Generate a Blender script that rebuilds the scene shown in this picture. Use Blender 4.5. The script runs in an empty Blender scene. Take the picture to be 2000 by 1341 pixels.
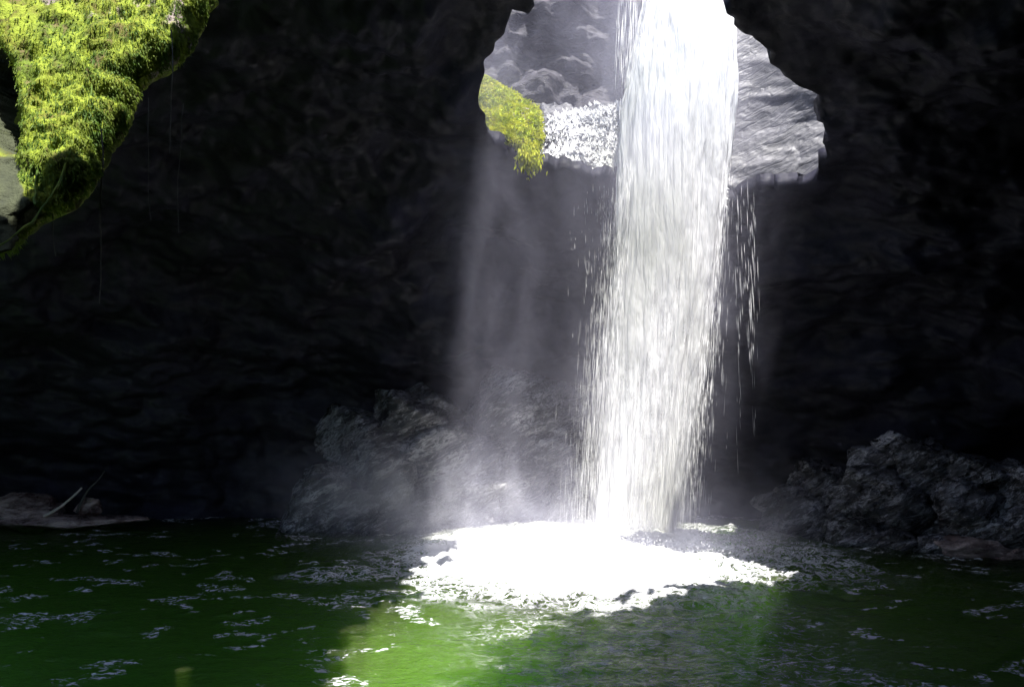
import bpy, math, random
import numpy as np

# ------------------------------------------------------------------ camera, world, sun
S = bpy.context.scene
COL = S.collection
F, HZ, CH = 1732.0, 770.0, 2.73          # focal (px at 2000 wide), horizon row, eye height


def P(px, py, d):
    return np.array([(px - 1000.0) / F * d, d, CH + (HZ - py) / F * d])


cam_d = bpy.data.cameras.new('camera')
cam = bpy.data.objects.new('camera', cam_d)
COL.objects.link(cam)
cam.location = (0, 0, CH)
cam.rotation_euler = (math.radians(90), 0, 0)
cam_d.sensor_width = 36.0
cam_d.lens = F / 2000.0 * 36.0
cam_d.shift_y = (HZ - 670.5) / 2000.0
cam_d.clip_end = 500
S.camera = cam

SUN = np.array([0.15, -0.28, 1.0])
SUN /= np.linalg.norm(SUN)
elev = math.asin(SUN[2])
W = bpy.data.worlds.new('World')
S.world = W
W.use_nodes = True
wn = W.node_tree.nodes
sky = wn.new('ShaderNodeTexSky')
sky.sky_type = 'NISHITA'
sky.sun_disc = False
sky.sun_elevation = elev
sky.sun_rotation = math.atan2(SUN[0], SUN[1])
W.node_tree.links.new(sky.outputs[0], wn['Background'].inputs[0])
wn['Background'].inputs[1].default_value = 0.075
sd = bpy.data.lights.new('sun', 'SUN')
sd.energy = 5.0
sd.angle = math.radians(0.5)
sd.color = (1.0, 0.97, 0.95)
so = bpy.data.objects.new('sun', sd)
COL.objects.link(so)
from mathutils import Vector
so.rotation_euler = Vector(SUN).to_track_quat('Z', 'Y').to_euler()
S.view_settings.view_transform = 'Standard'
S.view_settings.look = 'None'
S.view_settings.gamma = 1
S.view_settings.exposure = 1.7
cy = S.cycles
cy.use_denoising = True
try:
    cy.denoiser = 'OPENIMAGEDENOISE'
except Exception:
    pass
cy.max_bounces = 7
cy.diffuse_bounces = 4
cy.glossy_bounces = 3
cy.transmission_bounces = 3
cy.transparent_max_bounces = 24
cy.volume_bounces = 1
cy.volume_step_rate = 2.0
cy.volume_max_steps = 96
cy.sample_clamp_indirect = 4.0
cy.caustics_reflective = False
cy.caustics_refractive = False

# ------------------------------------------------------------------ helpers
rng = np.random.default_rng(7)
_perm = np.random.default_rng(11).permutation(256)
_perm = np.concatenate([_perm, _perm, _perm])
_grad = np.random.default_rng(12).normal(size=(256, 3))
_grad /= np.linalg.norm(_grad, axis=1)[:, None]


def pn(p):
    p = np.asarray(p, float)
    i = np.floor(p).astype(np.int64)
    f = p - i
    u = f * f * f * (f * (f * 6 - 15) + 10)
    i &= 255
    out = 0
    for dx in (0, 1):
        for dy in (0, 1):
            for dz in (0, 1):
                h = _perm[_perm[_perm[i[..., 0] + dx] + i[..., 1] + dy] + i[..., 2] + dz]
                g = _grad[h]
                v = g[..., 0] * (f[..., 0] - dx) + g[..., 1] * (f[..., 1] - dy) + g[..., 2] * (f[..., 2] - dz)
                w = (u[..., 0] if dx else 1 - u[..., 0]) * (u[..., 1] if dy else 1 - u[..., 1]) * (u[..., 2] if dz else 1 - u[..., 2])
                out = out + w * v
    return out * 1.6


def fbm(p, n=4, off=0.0):
    p = np.asarray(p, float) + off
    a, s, o = 1.0, 0.0, 0
    for _ in range(n):
        o = o + a * pn(p)
        s += a
        a *= 0.5
        p = p * 2.03 + 17.7
    return o / s


def ridge(p, n=4, off=0.0):
    p = np.asarray(p, float) + off
    a, s, o = 1.0, 0.0, 0
    for _ in range(n):
        o = o + a * (1 - 2 * np.abs(pn(p)))
        s += a
        a *= 0.5
        p = p * 2.1 + 5.3
    return o / s


def sstep(a, b, x):
    t = np.clip((x - a) / (b - a), 0, 1)
    return t * t * (3 - 2 * t)


def mesh_raw(name, V, Fq, mat=None, parent=None, smooth=True, uv=None, attrs=None):
    V = np.ascontiguousarray(V, np.float32).reshape(-1, 3)
    Fq = np.ascontiguousarray(Fq, np.int32)
    k = Fq.shape[1]
    me = bpy.data.meshes.new(name)
    me.vertices.add(len(V))
    me.vertices.foreach_set('co', V.ravel())
    me.loops.add(Fq.size)
    me.loops.foreach_set('vertex_index', Fq.ravel())
    me.polygons.add(len(Fq))
    me.polygons.foreach_set('loop_start', np.arange(0, Fq.size, k, dtype=np.int32))
    me.polygons.foreach_set('use_smooth', np.full(len(Fq), smooth))
    me.update(calc_edges=True)
    if uv is not None:
        l = me.uv_layers.new(name='flow')
        l.data.foreach_set('uv', np.ascontiguousarray(uv[Fq.ravel()], np.float32).ravel())
    for an, av in (attrs or {}).items():
        a = me.attributes.new(an, 'FLOAT', 'POINT')
        a.data.foreach_set('value', np.ascontiguousarray(av, np.float32).ravel())
    if mat:
        me.materials.append(mat)
    o = bpy.data.objects.new(name, me)
    COL.objects.link(o)
    o.parent = parent
    return o


def grid_faces(nu, nv, wrap=False):
    """vertices indexed [i*nv+j], i<nu, j<nv ; wrap over i"""
    i = np.arange(nu if wrap else nu - 1)
    j = np.arange(nv - 1)
    I, J = np.meshgrid(i, j, indexing='ij')
    I2 = (I + 1) % nu
    return np.stack([I * nv + J, I2 * nv + J, I2 * nv + J + 1, I * nv + J + 1], -1).reshape(-1, 4)


def tag(o, label=None, cat=None, group=None, kind=None):
    if label: o['label'] = label
    if cat: o['category'] = cat
    if group: o['group'] = group
    if kind: o['kind'] = kind
    return o


def empty(name, loc=(0, 0, 0)):
    o = bpy.data.objects.new(name, None)
    o.location = loc
    COL.objects.link(o)
    return o


def in_poly(x, y, poly):
    poly = np.asarray(poly, float)
    r = np.zeros(x.shape, bool)
    n = len(poly)
    j = n - 1
    for i in range(n):
        xi, yi = poly[i]
        xj, yj = poly[j]
        c = ((yi > y) != (yj > y)) & (x < (xj - xi) * (y - yi) / (yj - yi + 1e-12) + xi)
        r ^= c
        j = i
    return r


def tube(pts, rad, seg=6):
    pts = np.asarray(pts, float)
    n = len(pts)
    rad = np.broadcast_to(np.asarray(rad, float), (n,))
    t = np.gradient(pts, axis=0)
    t /= np.linalg.norm(t, axis=1)[:, None] + 1e-9
    ref = np.array([0.31, 0.9, 0.12])
    a = np.cross(t, ref); a /= np.linalg.norm(a, axis=1)[:, None] + 1e-9
    b = np.cross(t, a)
    th = np.linspace(0, 2 * math.pi, seg, endpoint=False)
    V = pts[None] + rad[None, :, None] * (np.cos(th)[:, None, None] * a[None] + np.sin(th)[:, None, None] * b[None])
    return V.reshape(-1, 3), grid_faces(seg, n, True)


# ------------------------------------------------------------------ node helper
class NT:
    def __init__(s, name, volume=False):
        s.m = bpy.data.materials.new(name)
        s.m.use_nodes = True
        s.t = s.m.node_tree
        s.t.nodes.clear()
        s.out = s.n('ShaderNodeOutputMaterial')

    def n(s, typ, **kw):
        nd = s.t.nodes.new(typ)
        for k, v in kw.items():
            setattr(nd, k, v)
        return nd

    def link(s, a, b):
        if hasattr(a, 'links') or isinstance(a, bpy.types.NodeSocket):
            s.t.links.new(a, b)
        else:
            b.default_value = a

    def math(s, op, a, b=0.0, c=None, clamp=False):
        nd = s.n('ShaderNodeMath', operation=op)
        nd.use_clamp = clamp
        s.link(a, nd.inputs[0]); s.link(b, nd.inputs[1])
        if c is not None: s.link(c, nd.inputs[2])
        return nd.outputs[0]

    def vmath(s, op, a, b=(0, 0, 0)):
        nd = s.n('ShaderNodeVectorMath', operation=op)
        s.link(a, nd.inputs[0]); s.link(b, nd.inputs[1])
        return nd.outputs['Value'] if op in ('LENGTH', 'DOT_PRODUCT') else nd.outputs[0]

    def pos(s):
        return s.n('ShaderNodeNewGeometry').outputs['Position']

    def nrm(s):
        return s.n('ShaderNodeNewGeometry').outputs['Normal']

    def noise(s, vec, scale, detail=4, rough=0.55, dist=0.0):
        nd = s.n('ShaderNodeTexNoise')
        s.link(vec, nd.inputs['Vector'])
        nd.inputs['Scale'].default_value = scale
        nd.inputs['Detail'].default_value = detail
        nd.inputs['Roughness'].default_value = rough
        nd.inputs['Distortion'].default_value = dist
        return nd.outputs['Fac']

    def voro(s, vec, scale, feature='F1', rand=1.0):
        nd = s.n('ShaderNodeTexVoronoi', feature=feature)
        s.link(vec, nd.inputs['Vector'])
        nd.inputs['Scale'].default_value = scale
        return nd.outputs['Distance']

    def ramp(s, fac, stops):
        nd = s.n('ShaderNodeValToRGB')
        s.link(fac, nd.inputs[0])
        cr = nd.color_ramp
        while len(cr.elements) > 1:
            cr.elements.remove(cr.elements[-1])
        for k, (p_, c) in enumerate(stops):
            e = cr.elements[0] if k == 0 else cr.elements.new(p_)
            e.position = p_
            if not hasattr(c, '__len__'): c = (c, c, c)
            e.color = tuple(c) + (1,)
        return nd.outputs[0]

    def mapr(s, v, a, b, c=0.0, d=1.0):
        nd = s.n('ShaderNodeMapRange')
        nd.interpolation_type = 'SMOOTHSTEP'
        s.link(v, nd.inputs[0])
        for k, x in enumerate((a, b, c, d)):
            s.link(x, nd.inputs[k + 1])
        return nd.outputs[0]

    def mix(s, f, a, b):
        nd = s.n('ShaderNodeMix', data_type='RGBA')
        s.link(f, nd.inputs[0])
        for v, k in ((a, 6), (b, 7)):
            if isinstance(v, tuple): v = v + (1,) if len(v) == 3 else v
            s.link(v, nd.inputs[k])
        return nd.outputs[2]

    def attr(s, name):
        return s.n('ShaderNodeAttribute', attribute_name=name).outputs['Fac']

    def bump(s, h, strength=1.0, dist=0.05, nrm=None):
        nd = s.n('ShaderNodeBump')
        nd.inputs['Strength'].default_value = strength
        nd.inputs['Distance'].default_value = dist
        s.link(h, nd.inputs['Height'])
        if nrm is not None: s.link(nrm, nd.inputs['Normal'])
        return nd.outputs[0]

    def bsdf(s, color, rough=0.5, nrm=None, spec=0.5, **kw):
        nd = s.n('ShaderNodeBsdfPrincipled')
        if isinstance(color, tuple): color = color + (1,)
        s.link(color, nd.inputs['Base Color'])
        s.link(rough, nd.inputs['Roughness'])
        s.link(spec, nd.inputs['Specular IOR Level'])
        if nrm is not None: s.link(nrm, nd.inputs['Normal'])
        for k, v in kw.items():
            s.link(v, nd.inputs[k.replace('_', ' ')])
        return nd.outputs[0]

    def shmix(s, f, a, b):
        nd = s.n('ShaderNodeMixShader')
        s.link(f, nd.inputs[0])
        s.t.links.new(a, nd.inputs[1]); s.t.links.new(b, nd.inputs[2])
        return nd.outputs[0]

    def surf(s, sh):
        s.t.links.new(sh, s.out.inputs['Surface'])
        return s.m

    def scale(s, vec, sc):
        return s.vmath('MULTIPLY', vec, sc)


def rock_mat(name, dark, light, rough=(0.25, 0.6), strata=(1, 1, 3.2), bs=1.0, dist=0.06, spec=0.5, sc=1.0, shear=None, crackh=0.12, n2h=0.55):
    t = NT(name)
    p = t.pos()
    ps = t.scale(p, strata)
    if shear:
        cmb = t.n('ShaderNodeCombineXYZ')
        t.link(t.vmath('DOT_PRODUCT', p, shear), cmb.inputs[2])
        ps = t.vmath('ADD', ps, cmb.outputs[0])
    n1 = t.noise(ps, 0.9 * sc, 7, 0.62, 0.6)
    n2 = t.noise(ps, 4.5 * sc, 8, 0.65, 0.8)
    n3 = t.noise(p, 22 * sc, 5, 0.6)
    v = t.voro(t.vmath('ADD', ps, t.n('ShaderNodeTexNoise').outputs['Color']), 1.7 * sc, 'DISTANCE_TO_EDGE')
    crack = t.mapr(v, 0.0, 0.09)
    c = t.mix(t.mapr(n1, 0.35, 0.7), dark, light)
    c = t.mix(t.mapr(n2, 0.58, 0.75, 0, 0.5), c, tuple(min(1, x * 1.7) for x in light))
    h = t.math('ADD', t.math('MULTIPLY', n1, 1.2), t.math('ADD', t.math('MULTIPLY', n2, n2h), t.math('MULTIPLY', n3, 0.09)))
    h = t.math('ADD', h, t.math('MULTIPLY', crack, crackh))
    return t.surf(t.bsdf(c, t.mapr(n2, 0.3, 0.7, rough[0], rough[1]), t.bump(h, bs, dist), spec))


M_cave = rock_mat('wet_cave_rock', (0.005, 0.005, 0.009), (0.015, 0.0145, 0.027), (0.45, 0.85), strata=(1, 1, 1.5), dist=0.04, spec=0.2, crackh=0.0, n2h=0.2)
def wet_rock():
    t = NT('wet_boulder_rock')
    p = t.pos()
    cmb = t.n('ShaderNodeCombineXYZ')
    t.link(t.vmath('DOT_PRODUCT', p, (-1.1, 0.3, 1.4)), cmb.inputs[2])
    ps = t.vmath('ADD', p, cmb.outputs[0])
    n1 = t.noise(ps, 1.1, 6, 0.6, 0.5)
    n2 = t.noise(ps, 3.6, 7, 0.7, 0.6)
    # pale mineral veins and finer pale flecks
    v1 = t.math('ABSOLUTE', t.math('SUBTRACT', t.noise(ps, 1.5, 6, 0.7, 1.5), 0.5))
    v2 = t.math('ABSOLUTE', t.math('SUBTRACT', t.noise(ps, 4.2, 5, 0.65, 1.0), 0.5))
    vein = t.math('MULTIPLY', t.mapr(v1, 0.035, 0.0), t.mapr(n2, 0.42, 0.6))
    fleck = t.math('MULTIPLY', t.mapr(v2, 0.07, 0.0), t.mapr(n1, 0.48, 0.62))
    c = t.mix(t.mapr(n1, 0.4, 0.66), (0.008, 0.008, 0.011), (0.045, 0.043, 0.052))
    c = t.mix(t.math('MAXIMUM', t.math('MULTIPLY', vein, 0.8), t.math('MULTIPLY', fleck, 0.9)), c, (0.42, 0.41, 0.45))
    crack = t.mapr(t.math('ABSOLUTE', t.math('SUBTRACT', t.noise(ps, 0.9, 5, 0.65, 1.2), 0.5)), 0.0, 0.02)
    c = t.mix(crack, (0.004, 0.004, 0.005), c)
    h = t.math('ADD', t.math('MULTIPLY', n1, 0.9), t.math('ADD', t.math('MULTIPLY', n2, 0.5), t.math('MULTIPLY', crack, 0.2)))
    return t.surf(t.bsdf(c, t.mapr(n2, 0.3, 0.7, 0.12, 0.45), t.bump(h, 1.0, 0.12), 0.7))


M_rock = wet_rock()
M_brown = rock_mat('brown_wet_rock', (0.06, 0.03, 0.028), (0.6, 0.46, 0.42), (0.15, 0.45), dist=0.08, sc=1.6)
M_slab = rock_mat('grey_slab_rock', (0.04, 0.04, 0.046), (0.095, 0.093, 0.105), (0.35, 0.6), strata=(1, 1, 3), dist=0.035, shear=(-1.6, 0, 0), spec=0.3)
M_gorge = rock_mat('gorge_rock', (0.014, 0.013, 0.018), (0.07, 0.066, 0.078), (0.5, 0.8), dist=0.10, sc=1.4, spec=0.3)


def moss_mat():
    t = NT('moss')
    p = t.pos()
    n1 = t.noise(p, 1.6, 5, 0.6)
    n2 = t.noise(t.scale(p, (1, 1, 0.45)), 9, 6, 0.65)
    n3 = t.noise(p, 60, 3, 0.6)
    c = t.mix(t.mapr(n1, 0.4, 0.62), (0.105, 0.11, 0.008), (0.06, 0.10, 0.006))
    c = t.mix(t.mapr(n2, 0.38, 0.6), c, (0.34, 0.42, 0.03))
    c = t.mix(t.mapr(n2, 0.46, 0.30), c, (0.10, 0.075, 0.03))
    bare = t.mapr(t.noise(t.scale(p, (1, 1, 0.5)), 2.3, 4, 0.6), 0.60, 0.67)
    c = t.mix(bare, c, (0.20, 0.17, 0.15))
    h = t.math('ADD', t.math('MULTIPLY', n2, 1.0), t.math('MULTIPLY', n3, 0.25))
    return t.surf(t.bsdf(c, 0.9, t.bump(h, 1.0, 0.05), 0.2))


M_moss = moss_mat()


def leaf_mat(name, a, b):
    t = NT(name)
    c = t.mix(t.mapr(t.noise(t.pos(), 6, 3), 0.35, 0.65), a, b)
    d = t.bsdf(c, 0.7, None, 0.3)
    tr = t.n('ShaderNodeBsdfTranslucent')
    t.link(c, tr.inputs[0])
    return t.surf(t.shmix(0.35, d, tr.outputs[0]))


M_fern = leaf_mat('bright_moss_leaves', (0.22, 0.27, 0.012), (0.50, 0.50, 0.04))
M_tuft = leaf_mat('moss_tufts', (0.055, 0.115, 0.006), (0.16, 0.215, 0.016))
M_root = NT('root'); M_root = M_root.surf(M_root.bsdf((0.035, 0.032, 0.028), 0.6))
M_wood = NT('bleached_wood'); M_wood = M_wood.surf(M_wood.bsdf(M_wood.mix(M_wood.noise(M_wood.scale(M_wood.pos(), (8, 8, 8)), 3), (0.35, 0.30, 0.24), (0.62, 0.57, 0.48)), 0.55))

# ------------------------------------------------------------------ cave shell
CX, CYC, AX, AY, AZ = 0.5, 9.0, 14.0, 11.2, 9.0
# traced mouth of the skylight (image columns/rows seen from the pool edge); rows < 0 lie out of view, added and shaped to let sun reach the foam and pool
HOLE = [(1040, 0), (1012, 22), (985, 48), (968, 75), (965, 98), (950, 122), (946, 160), (943, 200), (948, 245), (965, 275), (1000, 300),
        (1040, 322), (1100, 335), (1190, 345), (1300, 372), (1440, 384), (1490, 376), (1540, 360), (1590, 338), (1614, 312),
        (1610, 285), (1602, 250), (1607, 215), (1600, 188), (1565, 168), (1545, 140), (1515, 118), (1492, 92), (1462, 72),
        (1440, 55), (1436, 28), (1424, 8), (1430, -25), (1640, -50), (1860, -130), (1850, -230), (1735, -310), (1500, -460), (1360, -640), (1260, -850),
        (1250, -1200), (1060, -1300), (900, -1150), (850, -850), (900, -560), (960, -330), (1010, -150), (1035, -60)]


def build_cave():
    nu, nv = 1300, 330
    # finer steps where the skylight is
    az = np.linspace(0, 2 * math.pi, nu, endpoint=False)
    az = az - 0.28 * np.sin(2 * (az - math.pi / 2)) * 0.5 - 0.35 * np.sin(az - math.pi / 2) * -1 * 0.9
    el = np.linspace(0, 1, nv)
    el = np.where(el < 0.06, (el - 0.06) / 0.06 * 0.25, (el - 0.06) / 0.94 * (math.pi / 2))
    Az, El = np.meshgrid(az, el, indexing='ij')
    ce = np.where(El < 0, 1.0, np.cos(El))
    sq = (np.abs(np.cos(Az)) ** 3.6 + np.abs(np.sin(Az)) ** 3.6) ** (-1 / 3.6)
    ce = ce * sq
    ze = np.where(El < 0, El * 14, AZ * np.sin(np.maximum(El, 0)))
    bx = np.stack([CX + AX * ce * np.cos(Az), CYC + AY * ce * np.sin(Az), ze], -1)
    N = np.stack([np.cos(Az) * ce, np.sin(Az) * ce, np.where(El < 0, 0, np.sin(El))], -1)
    q = bx * np.array([1, 1, 1.5])
    dsp = 1.3 * fbm(q * 0.22, 3, 3.1) + + 0.75 * fbm(q * 0.6, 4, 8.0) - 0.10 * ridge(q * 0.9, 3, 12.0) + 0.13 * fbm(q * np.array([1.3, 1.3, 1.6]), 5, 2.0) + 0.05 * fbm(q * 6, 3)
    px = 1000 + F * bx[..., 0] / np.maximum(bx[..., 1], 0.5)
    py = HZ - F * (bx[..., 2] - CH) / np.maximum(bx[..., 1], 0.5)
    calm = 1 - 0.6 * sstep(800, 950, px) * sstep(1750, 1600, px) * sstep(520, 380, py) * (bx[..., 1] > 3)
    V = bx + N * (dsp * calm)[..., None]
    # right-hand wall comes closer, so its foot meets the water nearer the falls
    px = 1000 + F * V[..., 0] / np.maximum(V[..., 1], 0.5)
    pull = sstep(1400, 1750, px) * sstep(3, 12, V[..., 1])
    V[..., 1] -= pull * 2.2 * sstep(9, 2, V[..., 2])
    # the back wall under the skylight is undercut
    V = V.reshape(-1, 3)
    px = 1000 + F * V[:, 0] / np.maximum(V[:, 1], 0.5)
    py = HZ - F * (V[:, 2] - CH) / np.maximum(V[:, 1], 0.5)
    j = 22 * fbm(V * 1.3, 2, 4.4) + 26 * fbm(V * 4.5, 4, 14.4)
    j2 = 22 * fbm(V * 1.3, 2, 40.4) + 26 * fbm(V * 4.5, 4, 50.4)
    amp = 1 + 4 * sstep(-150, -500, py) + 2.5 * sstep(-70, -140, py)
    hole = in_poly(px + j * amp, py + j2 * amp, HOLE) & (V[:, 1] > 5) & (V[:, 2] > 4)
    # light shaft over the mossy buttress (out of the frame, high on the left)
    e2 = ((V[:, 0] + 4.8) / 4.2) ** 2 + ((V[:, 1] - 3.9) / 3.2) ** 2 + 0.35 * fbm(V * 0.8, 3, 9)
    hole |= (e2 < 1) & (V[:, 2] > 6) & (V[:, 0] < -1.88 - (5.9 - V[:, 1]) * 0.28 + 0.1 * fbm(V * 1.5, 3, 19))
    # cave mouth behind and to the left of the viewer
    hole |= (V[:, 0] < -7.5) & (V[:, 1] > -1.5) & (V[:, 1] < 10.5) & (V[:, 2] > 1.0 + 0.5 * fbm(V, 2, 3)) & (V[:, 2] < 7.8 + fbm(V, 2, 3))
    Fq = grid_faces(nu, nv, True)
    keep = hole[Fq].sum(1) < 2
    Fq = Fq[keep]
    # ease the stair-steps of the rim: relax the vertices along every open edge
    E = np.concatenate([Fq[:, [0, 1]], Fq[:, [1, 2]], Fq[:, [2, 3]], Fq[:, [3, 0]]])
    key = np.sort(E, 1); key = key[:, 0] * 10000000 + key[:, 1]
    uq, cnt = np.unique(key, return_counts=True)
    be = uq[cnt == 1]; ea, eb = be // 10000000, be % 10000000
    for _ in range(5):
        acc = np.zeros_like(V); c_ = np.zeros(len(V))
        np.add.at(acc, ea, V[eb]); np.add.at(acc, eb, V[ea]); np.add.at(c_, ea, 1); np.add.at(c_, eb, 1)
        k_ = c_ > 0
        V[k_] = 0.4 * V[k_] + 0.6 * acc[k_] / c_[k_][:, None]
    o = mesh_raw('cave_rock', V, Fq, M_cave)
    m = o.modifiers.new('thick', 'SOLIDIFY')
    m.thickness = 0.3
    m.offset = 1
    o['kind'] = 'structure'
    tag(o, 'dark wet rock of the cave roof and walls around the round skylight', kind='structure')
    return o


cave = build_cave()


# ------------------------------------------------------------------ upper gorge, seen through the skylight
def build_gorge():
    nu, nv = 420, 260
    th = np.linspace(-0.15 * math.pi, 1.15 * math.pi, nu)
    z = np.linspace(5.5, 17.5, nv)
    T, Z = np.meshgrid(th, z, indexing='ij')
    R = 5.4 + 0.28 * (Z - 6)
    B = np.stack([2.4 + R * 1.15 * np.cos(T), 16.0 + R * np.sin(T), Z], -1)
    N = np.stack([np.cos(T), np.sin(T), np.full_like(T, -0.1)], -1)
    q = B * np.array([1, 1, 1.3])
    dsp = 1.1 * ridge(q * 0.42, 3, 5.5) + 0.8 * fbm(q * 0.35, 3, 2) + 0.22 * ridge(q * 1.7, 4) - 0.2
    # jutting lip from which the river drops
    lip = np.exp(-((T - 1.28) / 0.20) ** 2) * sstep(12.0, 13.6, Z)
    dsp = dsp - 3.9 * lip
    V = B + N * dsp[..., None]
    e = np.clip(1 - (np.abs(V[..., 0] - CX) / (AX + 1)) ** 2 - (np.abs(V[..., 1] - CYC) / (AY + 0.6)) ** 2, 0, 1)
    V[..., 2] = np.maximum(V[..., 2], AZ * np.sqrt(e) + 0.7)
    o = mesh_raw('gorge_wall', V, grid_faces(nu, nv), M_gorge)
    tag(o, kind='structure')


build_gorge()


def ico(level):
    import bmesh
    bm = bmesh.new()
    bmesh.ops.create_icosphere(bm, subdivisions=level, radius=1)
    V = np.array([v.co[:] for v in bm.verts])
    Fc = np.array([[v.index for v in f.verts] for f in bm.faces])
    bm.free()
    return V, Fc


ICO = {k: ico(k) for k in (3, 4, 5, 6)}


def rock(name, c, r, seed, mat, level=6, rough=0.28, block=0.22, parent=None, rot=0.0, strata=1.6, fn=None):
    V0, Fc = ICO[level]
    r = np.asarray(r, float)
    V = V0 * r
    q = (V * np.array([1, 1, strata])) / r.mean()
    rr = np.random.default_rng(seed)
    npl = rr.normal(size=(26, 3)); npl /= np.linalg.norm(npl, axis=1)[:, None]
    hpl = rr.uniform(0.72, 1.02, 26)
    dn = V0 @ npl.T
    d = np.min(np.where(dn > 0.05, hpl / np.maximum(dn, 0.05), 9), axis=1)
    d = np.minimum(d, 1.25)
    d = d * (1 + rough * 0.45 * fbm(q * 1.1, 3, seed * 3.7) + block * 0.6 * (ridge(q * 2.2 + 0.5 * fbm(q * 2, 2)[:, None], 5, seed * 1.9) - 0.3)) - 0.07 * sstep(0.0, 0.06, 0.06 - np.abs(pn(q * 1.6 + seed))) + 0.03 * ridge(q * 8, 4, seed)
    V = V * d[:, None]
    if fn is not None: V = fn(V)
    if rot:
        c_, s_ = math.cos(rot), math.sin(rot)
        V = V @ np.array([[c_, 0, -s_], [0, 1, 0], [s_, 0, c_]])
    o = mesh_raw(name, V, Fc, mat, parent)
    if parent is None:
        o.location = tuple(c)
    else:
        V = V + np.asarray(c)
        o.data.vertices.foreach_set('co', V.astype(np.float32).ravel())
    return o


def crag(name, c, r, n, seed, mat, smin=0.28, smax=0.55, lean=0.0):
    """one craggy outcrop grown from angular blocks that bite into each other"""
    rr = np.random.default_rng(seed)
    V0, Fc = ICO[5]
    VV, FF = [], []
    r = np.asarray(r, float)
    off = 0
    # shared bedding direction so that the blocks break along the same planes
    bed = np.array([0.35 + lean, -0.2, 1.0]); bed /= np.linalg.norm(bed)
    j1 = np.array([1.0, 0.3, -0.3]); j1 /= np.linalg.norm(j1)
    for k in range(n):
        u = rr.normal(size=3); u /= np.linalg.norm(u)
        u *= rr.random() ** 0.4
        if k == 0: u = np.zeros(3)
        cc = u * r * 0.82
        cc[2] = abs(cc[2]) - 0.15 * r[2]
        cc[0] += lean * cc[2]
        sz = (rr.uniform(smin, smax) if k else 0.75) * r.mean() * np.array([1.15, 0.9, 0.8]) * rr.uniform(0.8, 1.25, 3)
        m = 12
        npl = rr.normal(size=(m, 3))
        npl[:2] = bed + rr.normal(0, 0.12, (2, 3)); npl[1] *= -1
        npl[2:4] = j1 + rr.normal(0, 0.15, (2, 3)); npl[3] *= -1
        npl /= np.linalg.norm(npl, axis=1)[:, None]
        h = rr.uniform(0.55, 0.95, m)
        dn = V0 @ npl.T
        d = np.min(np.where(dn > 0.08, h / np.maximum(dn, 0.08), 9), axis=1)
        d = np.minimum(d, 1.3)
        V = V0 * d[:, None] * sz + cc
        nz = 0.055 * ridge(V * 2.1, 4, seed) + 0.05 * fbm(V * 3.3, 4, seed + 5) + 0.016 * ridge(V * 9, 3, 2)
        V = V + V0 * (nz * sz.mean() * 1.6)[:, None]
        VV.append(V); FF.append(Fc + off); off += len(V)
    o = mesh_raw(name, np.concatenate(VV), np.concatenate(FF), mat)
    o.location = tuple(c)
    return o


G_ = 'wet rock outcrops round the pool'
tag(crag('rock_outcrop', P(745, 1015, 19.0), (2.2, 0.9, 3.6), 24, 2, M_rock, lean=0.35), 'grey rock outcrop sloping up left of the dark crack behind the pool mist', 'rock', G_)
tag(crag('rock_outcrop', P(1010, 1015, 19.6), (2.1, 0.8, 5.2), 30, 5, M_rock, smin=0.2, smax=0.4), 'tall wet rock outcrop between the dark crack and the waterfall', 'rock', G_)
tag(crag('rock_outcrop', P(1575, 1035, 17.6), (1.3, 0.6, 1.6), 18, 9, M_rock), 'low dark rock outcrop just right of the waterfall foot', 'rock', G_)
tag(crag('rock_outcrop', P(1760, 1040, 16.9), (1.9, 0.8, 2.3), 30, 12, M_rock, smin=0.22, smax=0.42, lean=0.2), 'tall jagged dark rock outcrop on the right bank', 'rock', G_)
tag(crag('rock_outcrop', P(1960, 1040, 15.7), (1.2, 0.8, 2.2), 18, 15, M_rock, smin=0.22, smax=0.42), 'dark rock outcrop at the right edge of the picture', 'rock', G_)
# low rocks along the right bank
specs = [(1700, 1050, 15.9, .32, 'small rock at the left end of the right bank rocks'),
         (1765, 1052, 15.6, .38, 'low wet rock in front of the tall jagged outcrop'),
         (1845, 1058, 15.3, .34, 'low dark rock between the jagged outcrop and the brown rock'),
         (1925, 1048, 15.1, .50, 'reddish brown rock at the far right waterline'),
         (1990, 1062, 14.9, .40, 'brown rock cut by the right edge of the picture')]
for k, (px, py, d, r, lab) in enumerate(specs):
    tag(rock('bank_rock', P(px, py, d) * np.array([1, 1, 0]) + np.array([0, 0, 0.05]), (r * 1.5, r, r * 0.62), 21 + k * 3, M_brown if k > 2 else M_rock, level=5), lab, 'rock', 'small rocks along the right bank')
# left bank
tag(rock('bank_rock', P(45, 1000, 18.6), (0.95, 0.6, 0.38), 41, M_brown, level=5), 'long brownish rock at the left edge of the far bank', 'rock', 'rocks on the left bank')
tag(rock('bank_rock', P(175, 988, 18.4), (0.27, 0.25, 0.2), 44, M_brown, level=5), 'small pale topped rock right of the leaning stick', 'rock', 'rocks on the left bank')
tag(rock('bank_rock', P(120, 1016, 18.2), (1.35, 0.6, 0.13), 47, M_brown, level=5), 'low reddish mud bank under the leaning stick', 'rock', 'rocks on the left bank')
a, b = P(85, 1008, 17.9), P(160, 952, 18.3)
t_ = np.linspace(0, 1, 14)[:, None]
pts = a + (b - a) * t_ + np.array([0, 0, -0.06]) * (4 * t_ * (1 - t_))
V, Fq = tube(pts - a, np.linspace(0.032, 0.02, 14), 8)
o = mesh_raw('driftwood_stick', V, Fq, M_wood)
o.location = tuple(a)
tag(o, 'pale bare stick leaning between the rocks on the left bank', 'driftwood')
a, b = P(188, 936, 18.2), P(204, 912, 18.3)
b2 = P(150, 1000, 18.1)
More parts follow.
